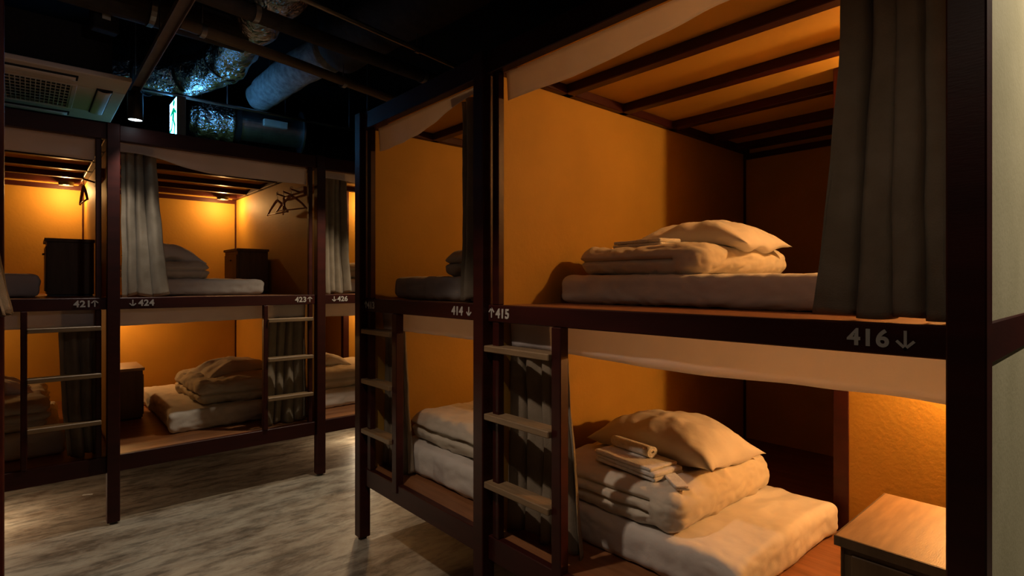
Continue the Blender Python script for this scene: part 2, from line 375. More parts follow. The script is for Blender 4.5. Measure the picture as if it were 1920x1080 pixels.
valance((RX, 2.748, 0), -PI / 2, 0.13, 1.03, 2.152, lambda u: lerp(2.035, 2.138, sm(0.15, 1.0, u) ** 1.3), 'white valance over the upper 414 opening, gathered upward at its right end', y=0.07, seed=4)
valance((RX, 1.718, 0), -PI / 2, 0.12, 1.475, 2.152, lambda u: lerp(2.048, 2.10, sm(0.2, 0.8, u)), 'long white valance under the top beam of the large foreground bay', y=0.07, seed=5)
valance((-0.845, LY, 0), 0, 0.06, 1.137, 1.236, lambda u: 1.105, 'white valance below the 421 number rail, behind its ladder', y=0.09, seed=6)
valance((0.340, LY, 0), 0, 0.06, 1.137, 1.236, lambda u: lerp(1.10, 1.115, u), 'white valance hanging below the 424 number rail', y=0.09, seed=7)
valance((1.525, LY, 0), 0, 0.06, 1.35, 1.236, lambda u: 1.105, 'piece of white valance below the 426 number rail', y=0.09, seed=8)
valance((RX, 2.748, 0), -PI / 2, 0.13, 1.03, 1.236, lambda u: 1.11, 'white valance below the rail marked 414 in the shadowed bay', y=0.09, seed=9)
valance((RX, 1.718, 0), -PI / 2, 0.12, 1.475, 1.236, lambda u: 1.098 + 0.006 * math.sin(u * 9), 'long pinkish white valance below the rail marked 416', y=0.09, seed=10)

def curtain(loc, rz, top, bot, z0, z1, label, folds=5, amp=0.022, y=0.12, seed=0, hemvar=0.01, push=0.0, warp=1.0, drift=0.0):
    """top=(xa,xb) width at the head, bot=(xa,xb) at the hem"""
    rnd = random.Random(seed); ph = [rnd.uniform(0, 6.28) for _ in range(8)]
    nu, nv = 110, 46
    def fn(u, v):
        e = v ** 1.7
        xa = lerp(top[0], bot[0], e); xb = lerp(top[1], bot[1], e)
        # irregular fold spacing drifting down the cloth
        uu = u + 0.035 * math.sin(2 * PI * u * 1.3 + ph[0] + v * 1.1) + 0.02 * math.sin(2 * PI * u * 2.7 + ph[1] - v * 1.7)
        uu = max(0.0, uu) ** warp
        a = 2 * PI * folds * uu + ph[2] + drift * v * v
        fw = 0.6 + 0.4 * math.sin(2 * PI * u * 0.9 + ph[3])
        A = amp * (0.75 + 0.45 * v) * (0.65 + 0.5 * fw)
        yo = A * (math.sin(a) + 0.28 * math.sin(2 * a + ph[4] + v)) + 0.5 * A * math.sin(PI * folds * 0.7 * uu + ph[5] + v * 1.2)
        yo += 0.007 * noise.noise(Vector((u * 6, v * 4, seed))) + 0.002 * noise.noise(Vector((u * 22, v * 15, seed)))
        xo = 0.55 * A * math.cos(a) * 0.8
        x = lerp(xa, xb, u) + xo * (1 if 0.03 < u < 0.97 else 0.3) + 0.005 * noise.noise(Vector((v * 5, seed, u)))
        z = lerp(z1, z0, v) + hemvar * v * v * math.sin(a * 0.5 + ph[6])
        return (x, y + yo + 0.01 * math.sin(v * 3) - push * v ** 3, z)
    o = MB().grid(nu, nv, fn).build('curtain', 'curtain', smooth=True, solid=0.0025, loc=loc, rot=(0, 0, rz))
    return tag(o, label, 'curtain', 'linen curtains drawn aside')
curtain((0.340, LY, 0), 0, (0.075, 0.25), (0.075, 0.31), 1.272, 2.14, 'taupe curtain bunched beside the thick post, left of the three wooden hangers', folds=3.3, y=0.14, seed=11, amp=0.030)
curtain((1.525, LY, 0), 0, (0.10, 0.27), (0.10, 0.30), 1.272, 2.14, 'taupe curtain in the farthest upper bunk, partly hidden by the dark corner post', folds=3.3, y=0.14, seed=12, amp=0.028)
curtain((RX, 2.748, 0), -PI / 2, (0.79, 1.0), (0.79, 1.0), 1.275, 2.14, 'narrow dark curtain at the right of the upper 414 bunk', folds=4, y=0.13, seed=13, amp=0.018)
curtain((RX, 1.718, 0), -PI / 2, (1.262, 1.465), (1.20, 1.472), 1.272, 2.14, 'large dark grey-green curtain at the right of the upper 416 bunk, above the number 416', folds=4.2, y=0.125, seed=33, amp=0.026, hemvar=0.004, warp=1.7, drift=-1.6)
curtain((-0.845, LY, 0), 0, (0.98, 1.16), (1.02, 1.16), 0.385, 1.20, 'taupe curtain behind the ladder of the lower bunk under 421', folds=3, y=0.145, seed=15)
curtain((0.340, LY, 0), 0, (0.905, 1.165), (0.86, 1.165), 0.385, 1.20, 'taupe curtain behind the ladder of the lower bunk beside 423', folds=4, y=0.145, seed=16)
curtain((RX, 2.748, 0), -PI / 2, (0.085, 0.27), (0.07, 0.33), 0.385, 1.20, 'shadowed curtain behind the ladder of the bay marked 413', folds=4, y=0.145, seed=17, amp=0.018)
curtain((RX, 1.718, 0), -PI / 2, (0.075, 0.375), (0.04, 0.43), 0.385, 1.20, 'pale curtain behind the ladder under the number 415', folds=4.3, y=0.15, seed=18, amp=0.02)
o = curtain((-0.045, 2.36, 0), PI / 2, (-0.16, -0.02), (-0.2, 0.0), 1.26, 2.06, 'taupe curtain edge bulging past the post at the left picture edge', folds=4, y=0.045, seed=19, amp=0.010, push=0.045)

# ------------------------------------------------------------------ bedding
def soft(name, size, mat, loc, rz=0, r=(0.05, 0.05, 0.04), seed=0, grooves=(), amp=0.008, wr=0.004, sag=0.0, corner=0.0, bulge=0.0, label=None, cat=None, group=None, tilt=(0, 0), n=(64, 64, 18), parent=None, groove_depth=0.03, smooth_side=None, shift=None):
    """rounded soft slab; origin at the centre of its base. grooves: z fractions of fold lines on the sides"""
    sx, sy, sz = [s / 2 for s in size]; mb = MB()
    rx, ry, rz_ = r
    def surf(p, nrm):
        x, y, z = p
        cx = max(-sx + rx, min(sx - rx, x)); cy = max(-sy + ry, min(sy - ry, y)); cz = max(-sz + rz_, min(sz - rz_, z))
        d = Vector(((x - cx) / rx, (y - cy) / ry, (z - cz) / rz_))
        if d.length > 1e-6: d.normalize()
        q = Vector((cx + d.x * rx, cy + d.y * ry, cz + d.z * rz_))
        nn = Vector((d.x, d.y, d.z)) if d.length > 0 else Vector(nrm)
        fz = (q.z + sz) / (2 * sz); side = max(abs(nn.x), abs(nn.y))
        disp = amp * fbm((q.x * 4 + seed, q.y * 4, q.z * 5)) + wr * abs(noise.noise(Vector((q.x * 17 + seed, q.y * 17, q.z * 23)))) * 2 - wr
        # long wrinkles
        disp += wr * 1.3 * math.sin((q.x * 0.25 + q.y) * 46 + 5 * noise.noise(Vector((q.x * 3, q.y * 3, seed)))) * max(0, noise.noise(Vector((q.x * 2.6 + seed, q.y * 2.6, 4)))) * 1.5
        disp += bulge * (1 - (q.x / sx) ** 2) * (1 - (q.y / sy) ** 2) * max(0, nn.z)
        if side > 0.25:
            for g in grooves:
                gz = g + 0.035 * noise.noise(Vector((q.x * 3 + seed, q.y * 3, g * 9)))
                k = math.exp(-((fz - gz) / 0.055) ** 2)
                fac = 1.0
                if smooth_side == '-y': fac = sm(-0.75, -0.1, q.y / sy) if nn.y < -0.3 or q.y < -sy * 0.6 else 1.0
                elif smooth_side == '+x': fac = 1 - sm(0.5, 0.95, q.x / sx)
                elif smooth_side == '-x': fac = sm(-0.95, -0.5, q.x / sx)
                disp -= groove_depth * k * side * fac
        q = q + nn * disp
        if corner:
            cxn = abs(q.x / sx); cyn = abs(q.y / sy); k = (cxn * cyn) ** 6
            q.x += corner * k * (1 if q.x > 0 else -1) * 0.8; q.y += corner * k * (1 if q.y > 0 else -1) * 0.8
        q.z += tilt[0] * q.x + tilt[1] * q.y
        q.z -= sag * ((q.x / sx) ** 4 + (q.y / sy) ** 4) * max(0, fz)
        zz = q.z + sz
        if p[2] < 0 and zz < 0.012 and not tilt[0] and not tilt[1]: zz = max(0.001, zz) if zz > 0.004 else 0.001
        q.z = zz
        if shift: q = shift(q)
        return q
    nx, ny, nz = n
    def face(f, na, nb, nrm): mb.grid(na, nb, lambda u, v: surf(f(u * 2 - 1, v * 2 - 1), nrm))
    face(lambda a, b: (a * sx, b * sy, sz), nx, ny, (0, 0, 1))
    face(lambda a, b: (-a * sx, b * sy, -sz), nx, ny, (0, 0, -1))
    face(lambda a, b: (a * sx, -sy, b * sz), nx, nz, (0, -1, 0))
    face(lambda a, b: (-a * sx, sy, b * sz), nx, nz, (0, 1, 0))
    face(lambda a, b: (sx, a * sy, b * sz), ny, nz, (1, 0, 0))
    face(lambda a, b: (-sx, -a * sy, b * sz), ny, nz, (-1, 0, 0))
    o = mb.build(name, mat, parent, smooth=True)
    # weld seams
    import bmesh
    bm = bmesh.new(); bm.from_mesh(o.data); bmesh.ops.remove_doubles(bm, verts=bm.verts, dist=0.0004); bm.to_mesh(o.data); bm.free()
    for p in o.data.polygons: p.use_smooth = True
    o.location = loc; o.rotation_euler = (0, 0, rz)
    tag(o, label, cat, group)
    return o
def pillow(L, Wd, T, loc, rz, label, seed=0, tilt=(0, 0), mat='white', group='pillows on the folded bedding'):
    """long axis x"""
    mb = MB(); a, b = L / 2, Wd / 2
    base = []
    def fn(sgn):
        def g(u, v):
            s, t = u * 2 - 1, v * 2 - 1
            e = max(0.0, (1 - abs(s) ** 2.6)) ** 0.55 * max(0.0, (1 - abs(t) ** 2.6)) ** 0.55
            x = a * s * (1 - 0.10 * (1 - t * t) * abs(s) ** 2) ; y = b * t * (1 - 0.13 * (1 - s * s) * abs(t) ** 2)
            edge = min(1 - abs(s), 1 - abs(t))
            w_ = 0.010 * fbm((x * 7 + seed, y * 7, sgn)) + 0.007 * math.sin(9 * math.atan2(t, s) + seed) * max(abs(s), abs(t)) ** 2
            w_ += 0.006 * abs(noise.noise(Vector((x * 15 + y * 8 + seed, y * 20, sgn * 2))))
            z = sgn * (T / 2 * e * (1.15 if sgn > 0 else 0.8) + w_ * min(1, e * 2.2))
            ang = tilt[0] * x + tilt[1] * y
            return (x, y, z + ang - 0.035 * (s * s) * (1 if sgn else 1) + T * 0.42 + 0.012 * noise.noise(Vector((s * 2, t * 2, seed))))
        return g
    mb.grid(54, 40, fn(1)); mb.grid(54, 40, lambda u, v: fn(-1)(1 - u, v))
    import bmesh
    o = mb.build('pillow', mat, smooth=True)
    bm = bmesh.new(); bm.from_mesh(o.data); bmesh.ops.remove_doubles(bm, verts=bm.verts, dist=0.0005); bm.to_mesh(o.data); bm.free()
    for p in o.data.polygons: p.use_smooth = True
    o.location = loc; o.rotation_euler = (0, 0, rz)
    return tag(o, label, 'pillow', group)
GM, GD, GT = 'folded futon mattresses', 'folded duvets on the mattresses', 'folded towels on the bedding'
def mattress(x0, x1, y0, y1, z, h, label, **k):
    k.setdefault('grooves', ()); k.setdefault('amp', 0.005)
    return soft('futon_mattress', (x1 - x0, y1 - y0, h), 'white', ((x0 + x1) / 2, (y0 + y1) / 2, z), label=label, cat='mattress', group=GM, r=(0.03, 0.03, h * 0.3), corner=0.035, **k)
def duvet(x0, x1, y0, y1, z, h, label, **k):
    k.setdefault('grooves', (0.5,)); k.setdefault('r', (0.07, 0.07, h * 0.45)); k.setdefault('amp', 0.012); k.setdefault('wr', 0.005)
    return soft('folded_duvet', (x1 - x0, y1 - y0, h), 'duvet', ((x0 + x1) / 2, (y0 + y1) / 2, z), label=label, cat='duvet', group=GD, **k)
U, L_ = 1.2635, 0.3755
# 416 upper
mattress(1.70, 2.45, 0.46, 1.585, U, 0.118, 'white folded mattress on the upper deck beside the large curtain', seed=3, n=(60, 80, 16))
duvet(1.735, 2.46, 0.985, 1.575, U + 0.112, 0.122, 'cream duvet folded in two on the upper 416 mattress', seed=5, smooth_side='-y', n=(70, 90, 24), groove_depth=0.022)
pillow(0.53, 0.40, 0.13, (2.15, 1.20, U + 0.212), PI / 2, 'white pillow on top of the upper foreground bedding', seed=2, tilt=(0.0, 0.0))
# 416 lower
mattress(1.565, 2.335, 0.775, 1.60, L_, 0.135, 'white folded mattress on the lower foreground deck beside the low table', seed=8, n=(90, 110, 18), wr=0.0035)
duvet(1.575, 2.31, 0.985, 1.60, L_ + 0.128, 0.155, 'thick cream folded duvet on the lower foreground mattress, with towels on top', seed=9, grooves=(0.36, 0.68), smooth_side='-y', amp=0.017, n=(80, 80, 30), groove_depth=0.026)
pillow(0.57, 0.42, 0.17, (1.99, 1.26, L_ + 0.272), PI / 2, 'white pillow leaning behind the towels on the lower foreground duvet', seed=7, tilt=(0.0, 0.05))
# other bays
mattress(1.47, 2.25, 1.80, 2.575, U, 0.118, 'white mattress end on the shadowed upper 414 deck', seed=12, n=(40, 40, 12))
duvet(1.52, 2.2, 1.80, 2.27, U + 0.112, 0.135, 'rolled white duvet half behind the narrow 414 curtain', seed=13, n=(40, 40, 16))
mattress(1.48, 2.35, 1.80, 2.62, L_, 0.15, 'white mattress on the dim lower deck of the 414 bay', seed=14, n=(50, 50, 12))
duvet(1.53, 2.25, 1.82, 2.60, L_ + 0.142, 0.155, 'folded duvet in the dim lower bunk of the 414 bay', seed=15, grooves=(0.5,), n=(50, 50, 20))
pillow(0.5, 0.36, 0.11, (2.0, 2.14, L_ + 0.285), PI / 2, 'pillow lying in the dim lower bunk of the 414 bay', seed=16)
mattress(0.60, 1.28, 4.18, 5.10, U, 0.115, 'pale mattress in the upper 424 bunk in front of the locker', seed=21, n=(50, 50, 12))
duvet(0.50, 0.96, 4.22, 4.95, U + 0.11, 0.125, 'pale folded duvet behind the upper 424 curtain', seed=22, n=(44, 50, 16))
pillow(0.46, 0.36, 0.13, (0.72, 4.45, U + 0.225), 0.0, 'pillow above the folded duvet in the upper 424 bunk', seed=23, tilt=(-0.12, 0))
mattress(-0.62, 0.055, 4.28, 5.1, U, 0.14, 'rounded pale mattress end beside the dark locker in the 421 bunk', seed=24, n=(44, 44, 12))
mattress(0.70, 1.40, 4.10, 5.30, L_, 0.14, 'white mattress on the lower 424 deck beside the low locker', seed=25, n=(50, 60, 14), wr=0.006)
duvet(0.86, 1.42, 4.16, 5.0, L_ + 0.132, 0.17, 'loosely folded cream duvet on the lower 424 mattress', seed=26, grooves=(0.45,), n=(60, 60, 20), amp=0.024)
pillow(0.56, 0.40, 0.12, (1.20, 4.62, L_ + 0.275), 0.25, 'pillow on the rumpled duvet in the lower 424 bunk', seed=27)
mattress(-0.72, 0.16, 4.05, 5.1, L_, 0.14, 'dim mattress on the lower deck beneath number 421', seed=28, n=(44, 44, 12))
duvet(-0.70, 0.12, 4.10, 5.0, L_ + 0.132, 0.17, 'dim folded duvet in the lower bunk beneath number 421', seed=29, grooves=(0.33, 0.66), n=(50, 50, 20), amp=0.02)
pillow(0.55, 0.36, 0.12, (-0.25, 4.6, L_ + 0.29), 0.0, 'dim pillow behind the ladder beneath number 421', seed=30)
mattress(1.62, 2.40, 4.14, 5.0, L_, 0.14, 'white mattress in the lower 426 bunk seen through the gap', seed=31, n=(44, 44, 12))
duvet(1.62, 2.32, 4.17, 4.85, L_ + 0.132, 0.16, 'cream folded duvet in the lower 426 bunk seen through the gap', seed=32, n=(50, 50, 18), grooves=(0.5,))
pillow(0.4, 0.34, 0.11, (1.84, 4.5, L_ + 0.275), 0.1, 'pillow on the duvet in the lower 426 bunk', seed=33)
mattress(1.62, 2.40, 4.2, 5.0, U, 0.12, 'mattress behind the upper 426 curtain', seed=34, n=(40, 40, 10))
duvet(1.64, 2.36, 4.25, 4.9, U + 0.114, 0.14, 'folded duvet behind the upper 426 curtain', seed=35, n=(40, 40, 14))

# towels
def rolled_towel(loc, rz, L, rad, label):
    mb = MB(); n = 90; turns = 3.2
    # spiral sheet of terry cloth
    def fn(u, v):
        a = u * turns * 2 * PI; rr = 0.006 + (rad - 0.006) * u
        x = (v - 0.5) * L * (1 + 0.01 * math.sin(a * 2)); 
        return (x, rr * math.cos(a) * 1.25, rad + rr * math.sin(a) * 0.95 + 0.001 * noise.noise(Vector((x * 60, a, 0))))
    mb.grid(120, 14, fn)
    o = mb.build('rolled_towel', 'towel', smooth=True, solid=0.006, loc=loc, rot=(0, 0, rz))
    return tag(o, label, 'towel')
def folded_towel(loc, rz, size, label, seed=0, layers=3, tilt=(0, 0)):
    r = empty('folded_towel', loc, rz, label=label, cat='towel', group=GT)
    h = size[2] / layers
    for k in range(layers):
        s_ = 1 - 0.03 * k
        o = soft('towel_layer', (size[0] * s_, size[1] * s_, h * 1.12), 'towel', (0.004 * k * (-1) ** k, 0.005 * k, h * k), r=(h * 0.5, h * 0.5, h * 0.5), seed=seed + k, amp=0.003, wr=0.0015, n=(30, 20, 6), parent=r, tilt=tilt)
    return r
TZ = L_ + 0.128 + 0.152
folded_towel((1.735, 1.25, TZ), 1.45, (0.30, 0.16, 0.045), 'flat folded white towel in front of the pillow on the lower foreground duvet', seed=41)
rolled_towel((1.755, 1.285, TZ + 0.046), 1.45, 0.19, 0.021, 'small white towel rolled up on top of the flat folded towel')
folded_towel((1.70, 1.07, TZ - 0.002), 0.9, (0.16, 0.05, 0.018), 'thin folded cloth belt beside the lower foreground towels', seed=47, layers=2)
folded_towel((1.90, 1.33, U + 0.112 + 0.116), 1.45, (0.26, 0.13, 0.03), 'crumpled white towel in front of the pillow on the upper foreground duvet', seed=44, layers=2)

# ------------------------------------------------------------------ lockers / low tables
def locker(loc, rz, label, top='locker', w=0.25, d=0.40, h=0.365, topmat='oak'):
    r = empty('bedside_locker', loc, rz, label=label, cat='bedside table', group='bedside lockers')
    MB().box(-w / 2 + 0.012, w / 2 - 0.004, -d / 2 + 0.014, d / 2 - 0.004, 0.012, h - 0.02).build('cabinet_body', 'locker', r, bevel=0.002)
    MB().box(-w / 2 + 0.02, w / 2 - 0.01, -d / 2 + 0.025, d / 2 - 0.01, 0, 0.012).build('plinth', 'black', r)
    o = MB().box(-w / 2, w / 2, -d / 2, d / 2, h - 0.02, h).build('table_top', topmat, r, bevel=0.0015); o['label'] = 'oak veneer top'
    MB().box(-w / 2 - 0.001, w / 2, -d / 2 - 0.003, -d / 2, h - 0.021, h - 0.0005).build('edge_band', 'locker', r)
    dr = MB().box(-w / 2 + 0.004, -w / 2 + 0.012, -d / 2 + 0.03, d / 2 - 0.02, 0.03, h - 0.05).build('door', 'locker', r, bevel=0.002)
    for q in range(3):
        MB().box(-w / 2 + 0.012 + q * 0.006, -w / 2 + 0.0145 + q * 0.006, -d / 2 + 0.010, -d / 2 + 0.014, 0.012, h - 0.02).build('edge_ridge', 'locker', r)
    MB().box(-w / 2 - 0.008, -w / 2 + 0.004, -0.03, 0.03, h - 0.10, h - 0.09).build('handle', 'black', dr)
    return r
# table in 416 lower: long side along X; local x -> world -y handled by rotation
rt = empty('bedside_locker', (1.67, 0.368, L_), 0, label='oak topped low table in the lower foreground bunk, cut off by the post at right', cat='bedside table', group='bedside lockers')
MB().box(-0.19, 0.196, -0.11, 0.105, 0.012, 0.343).build('cabinet_body', 'locker', rt, bevel=0.002)
MB().box(-0.18, 0.19, -0.10, 0.10, 0, 0.012).build('plinth', 'black', rt)
MB().box(-0.2, 0.2, -0.118, 0.118, 0.345, 0.365).build('table_top', 'oak', rt, bevel=0.001)['label'] = 'oak veneer top with dark edge'
MB().box(-0.203, -0.2, -0.12, 0.12, 0.3415, 0.3645).build('edge_band', 'locker', rt); MB().box(-0.2, 0.2, 0.118, 0.121, 0.3415, 0.3645).build('edge_band', 'locker', rt)
dr = MB().box(-0.196, -0.19, -0.10, 0.085, 0.03, 0.325).build('door', 'locker', rt, bevel=0.002)
MB().box(-0.204, -0.196, -0.03, 0.03, 0.27, 0.28).build('handle', 'black', dr)
for q in range(3): MB().box(-0.194 + q * 0.006, -0.191 + q * 0.006, 0.105, 0.108, 0.012, 0.343).build('edge_ridge', 'locker', rt)
locker((0.215, 4.68, U), 0, 'dark locker standing on the upper 421 deck against its right wall', topmat='locker')
locker((1.405, 5.01, U), 0, 'dark locker at the back of the upper 424 bunk below the glowing lamp', topmat='locker')
lk = locker((0.52, 4.92, L_), PI, 'dark low locker with oak top in the lower 424 bunk, beside the thick post')

# ------------------------------------------------------------------ lamps inside the bunks
def bunk_lamp(x, y, z, power, label, col=LAMP_COL, glow=True):
    r = empty('bunk_lamp', (x, y, z), 0, label=label, cat='ceiling lamp', group='small warm lamps under the bunk ceilings')
    MB().tube([(0, 0, 0.022), (0, 0, 0.020), (0, 0, -0.008)], [0.02, 0.05, 0.046], 28, caps=False).build('lamp_housing', 'black', r, smooth=False, solid=0.003)
    MB().tube([(0, 0, -0.002), (0, 0, 0.002), (0, 0, 0.006)], [0.02, 0.034, 0.042], 24).build('diffuser', 'glow', r, smooth=True)
    light('lamp_light', 'POINT', (x, y, z - 0.045), power * 1.18, col, 0.02)
    return r
bunk_lamp(0.245, 5.66, 2.133, 8.0, 'glowing lamp above the tall dark locker in the far left upper bunk')
bunk_lamp(1.385, 5.66, 2.133, 8.0, 'glowing lamp at the back right of the upper 424 bunk ceiling')
bunk_lamp(2.45, 4.70, 2.133, 7.0, 'glowing lamp in the farthest upper bunk, glimpsed beside the dark corner post')
bunk_lamp(0.46, 5.55, 1.213, 10.0, 'warm lamp above the low locker in the lower 424 bunk')
bunk_lamp(-0.45, 5.4, 1.213, 6.0, 'warm lamp in the lower bunk beneath 421, out of sight at left')
bunk_lamp(2.50, 4.68, 1.213, 7.0, 'warm lamp in the lower 426 bunk')
bunk_lamp(2.32, 0.32, 2.133, 24.0, 'warm lamp hidden behind the large curtain in the upper 416 bunk')
bunk_lamp(2.32, 0.32, 1.213, 22.0, 'warm lamp above the low table in the lower foreground bunk')
bunk_lamp(2.30, 1.72, 2.133, 7.0, 'dim warm lamp in the upper 414 bunk')
bunk_lamp(2.30, 1.72, 1.213, 7.5, 'dim warm lamp in the lower 414 bunk')

# ------------------------------------------------------------------ hangers and peg racks
def hanger(loc, rz, label, tilt=0.0):
    r = empty('coat_hanger', loc, rz, label=label, cat='coat hanger', group='wooden hangers on the 423 bunk wall')
    r.rotation_euler = (0, tilt, rz)
    mb = MB(); pts = []
    mb.tube([(0, 0.10 * -2.0 * 0 + 0.0, -0.03), (0, 0.045, -0.05), (0, 0.12, -0.095), (0, 0.17, -0.135)], [0.009, 0.009, 0.008, 0.007], 8)
    mb.tube([(0, 0.0, -0.03), (0, -0.045, -0.05), (0, -0.12, -0.095), (0, -0.17, -0.135)], [0.009, 0.009, 0.008, 0.007], 8)
    mb.build('shoulder', 'hanger', r, smooth=True)
    MB().tube([(0, -0.166, -0.132), (0, 0.166, -0.132)], 0.005, 8).build('trouser_bar', 'hanger', r, smooth=True)
    hp = [(0, 0, -0.03), (0, 0, 0.0)] + [(0, 0.016 * math.sin(a) * 1.0, 0.018 - 0.018 * math.cos(a)) for a in [k * PI / 6 for k in range(1, 9)]]
    MB().tube(hp, 0.002, 6).build('hook', 'galv', r, smooth=True)
    return r
pr = empty('peg_rail', (1.555, 4.30, 2.03), 0, label='dark wooden coat rail with pegs high on the right wall of the 423 bunk', cat='coat rail')
MB().box(-0.02, 0, -0.24, 0.20, -0.03, 0.03).build('backboard', 'hanger', pr, bevel=0.003)
for q, y in enumerate((-0.16, 0.0, 0.14)):
    MB().tube([(-0.02, y, -0.005), (-0.085, y, 0.012)], 0.006, 10).build('peg', 'hanger', pr, smooth=True)
hanger((1.475, 4.14, 2.022), 0.30, 'wooden hanger on the peg nearest the front of the 423 bunk')
hanger((1.475, 4.30, 2.022), -0.30, 'middle of the three wooden hangers in the 423 bunk')
hanger((1.475, 4.44, 2.022), 0.12, 'wooden hanger on the peg nearest the lamp of the 423 bunk')
pr2 = empty('peg_rail', (0.372, 4.45, 2.03), 0, label='small coat rail high on the right wall of the 421 bunk', cat='coat rail')
MB().box(-0.02, 0, -0.2, 0.24, -0.03, 0.03).build('backboard', 'hanger', pr2, bevel=0.003)
MB().tube([(-0.02, 0.2, -0.005), (-0.085, 0.2, 0.012)], 0.006, 10).build('peg', 'hanger', pr2, smooth=True)
hg = hanger((0.292, 4.65, 2.022), 0.05, 'single wooden hanger in the 421 bunk')
hg['group'] = 'hanger in the 421 bunk'

# ------------------------------------------------------------------ ceiling services
# cassette air conditioner
ac = empty('air_conditioner', (-0.06, 3.92, 2.375), 0, label='off-white square ceiling air conditioner with central intake grille, upper left', cat='air conditioner')
S_ = 0.475
MB().box(-0.40, 0.40, -0.40, 0.40, 0.035, 0.28).build('casing', 'acdark', ac, bevel=0.005)
mb = MB()
def ring(mb, o, i, z0, z1):
    mb.box(-o, o, -o, -i, z0, z1).box(-o, o, i, o, z0, z1).box(-o, -i, -i, i, z0, z1).box(i, o, -i, i, z0, z1)
ring(mb, S_, 0.245, 0.008, 0.035)
mb.build('fascia', 'acplastic', ac, bevel=0.006, seg=2)
mb = MB(); mb.box(-0.245, 0.245, -0.245, 0.245, 0.024, 0.035); mb.build('filter', 'acdark', ac)
mb = MB()
for k in range(25): x = -0.24 + k * 0.48 / 24; mb.box(x - 0.0022, x + 0.0022, -0.245, 0.245, 0.004, 0.009)
for k in range(9): y = -0.24 + k * 0.48 / 8; mb.box(-0.245, 0.245, y - 0.003, y + 0.003, 0.005, 0.010)
mb.build('intake_grille', 'acplastic', ac)
mb = MB(); ring(mb, 0.265, 0.243, 0.0, 0.012); mb.build('grille_surround', 'acplastic', ac, bevel=0.003)
for k in range(4):
    a = k * PI / 2
    MB().box(-0.26, 0.26, -0.415, -0.345, 0.0015, 0.009).build('outlet_slot', 'acdark', ac, rot=(0, 0, a))
    MB().grid(20, 8, lambda u, v: (-0.25 + 0.5 * u, -0.41 + 0.06 * v, -0.002 - 0.012 * math.sin(PI * v) * 0.6)).build('louvre', 'acplastic', ac, smooth=True, solid=0.003, rot=(0, 0, a))
for sx in (-1, 1):
    for sy in (-1, 1):
        MB().prism([(0.07 * math.cos(t * PI / 4 + PI / 8), 0.07 * math.sin(t * PI / 4 + PI / 8)) for t in range(8)], 0, 0.012).build('corner_cover', 'acplastic', ac, bevel=0.003, loc=(sx * 0.37, sy * 0.37, 0.010), rot=(PI / 2, 0, 0))
        MB().tube([(sx * 0.38, sy * 0.38, 0.2), (sx * 0.38, sy * 0.38, 0.68)], 0.006, 8).build('hanging_rod', 'galv', ac)

# lighting track with spots
tr = empty('lighting_track', (0.46, 2.4, 2.43), 0, label='long grey ceiling channel running towards the back, carrying a black spotlight at its end', cat='lighting track')
mb = MB().box(-0.024, 0.024, -2.3, 1.40, 0.008, 0.014).box(-0.024, -0.020, -2.3, 1.40, -0.012, 0.008).box(0.020, 0.024, -2.3, 1.40, -0.012, 0.008)
mb.build('channel', 'track', tr)
for y in (-1.9, -0.6, 0.55, 1.3): MB().tube([(0, y, 0.014), (0, y, 0.62)], 0.004, 8).build('suspension_rod', 'galv', tr)
def spot(loc, label, glow, col, power, ang, tgt, length=0.155, rad=0.036, blend=0.6, drop=0.0):
    r = empty('spotlight', loc, 0, label=label, cat='spotlight', group='black cylinder spotlights')
    mb = MB().tube([(0, 0, 0), (0, 0, -0.003), (0, 0, -length)], [rad * 0.9, rad, rad], 28, caps=False)
    mb.build('housing', 'black', r, smooth=True, solid=0.003)
    MB().tube([(0, 0, 0.0), (0, 0, -0.006)], rad, 28).build('cap', 'black', r)
    MB().tube([(0, 0, -length + 0.006), (0, 0, -length + 0.004)], rad - 0.003, 28).build('lens', glow, r)
    MB().box(-0.018, 0.018, -0.03, 0.03, 0.0, 0.02).build('adapter', 'black', r)
    p = (loc[0], loc[1], loc[2] - length - 0.004)
    light('spot_light', 'SPOT', p, power, col, 0.03, target=tgt, angle=ang, blend=blend)
    return r
spot((0.46, 3.70, 2.41), 'black cylinder spotlight glowing white beside the air conditioner, left of the exit sign', 'coolglow', (1.0, 0.90, 0.76), 26, 72, (0.46, 3.60, 0), blend=0.7)
spot((0.46, 1.55, 2.41), 'black cylinder spotlight on the track above the corridor', 'roomglow', ROOM_COL, 42, 104, (0.56, 1.50, 0))
spot((0.46, 0.90, 2.41), 'added unseen spotlight aimed along the track at the left row', 'roomglow', (1.0, 0.82, 0.78), 11, 50, (0.25, 4.2, 2.1))  # added out-of-view lamp to brighten the air conditioner and left valances
spot((0.46, 0.25, 2.41), 'added unseen fill spotlight at the near end of the track', 'roomglow', ROOM_COL, 5, 150, (0.7, 0.25, 0))  # added unseen fill for the large curtain, valance and bedding fronts
sp = spot((1.68, 3.33, 2.43), 'black cylinder spotlight over the aisle beside the shadowed bay', 'roomglow', (1.0, 0.80, 0.56), 55, 100, (1.4, 3.3, 0))
MB().tube([(0, 0, 0.0), (0, 0, 0.62)], 0.008, 10).build('stem', 'black', sp)
sp = spot((2.15, -0.55, 2.95), 'black cylinder spotlight washing the cream end board', 'roomglow', (1.0, 0.84, 0.62), 125, 120, (2.2, 0.0, 1.0))
MB().tube([(0, 0, 0.0), (0, 0, 0.10)], 0.008, 10).build('stem', 'black', sp)

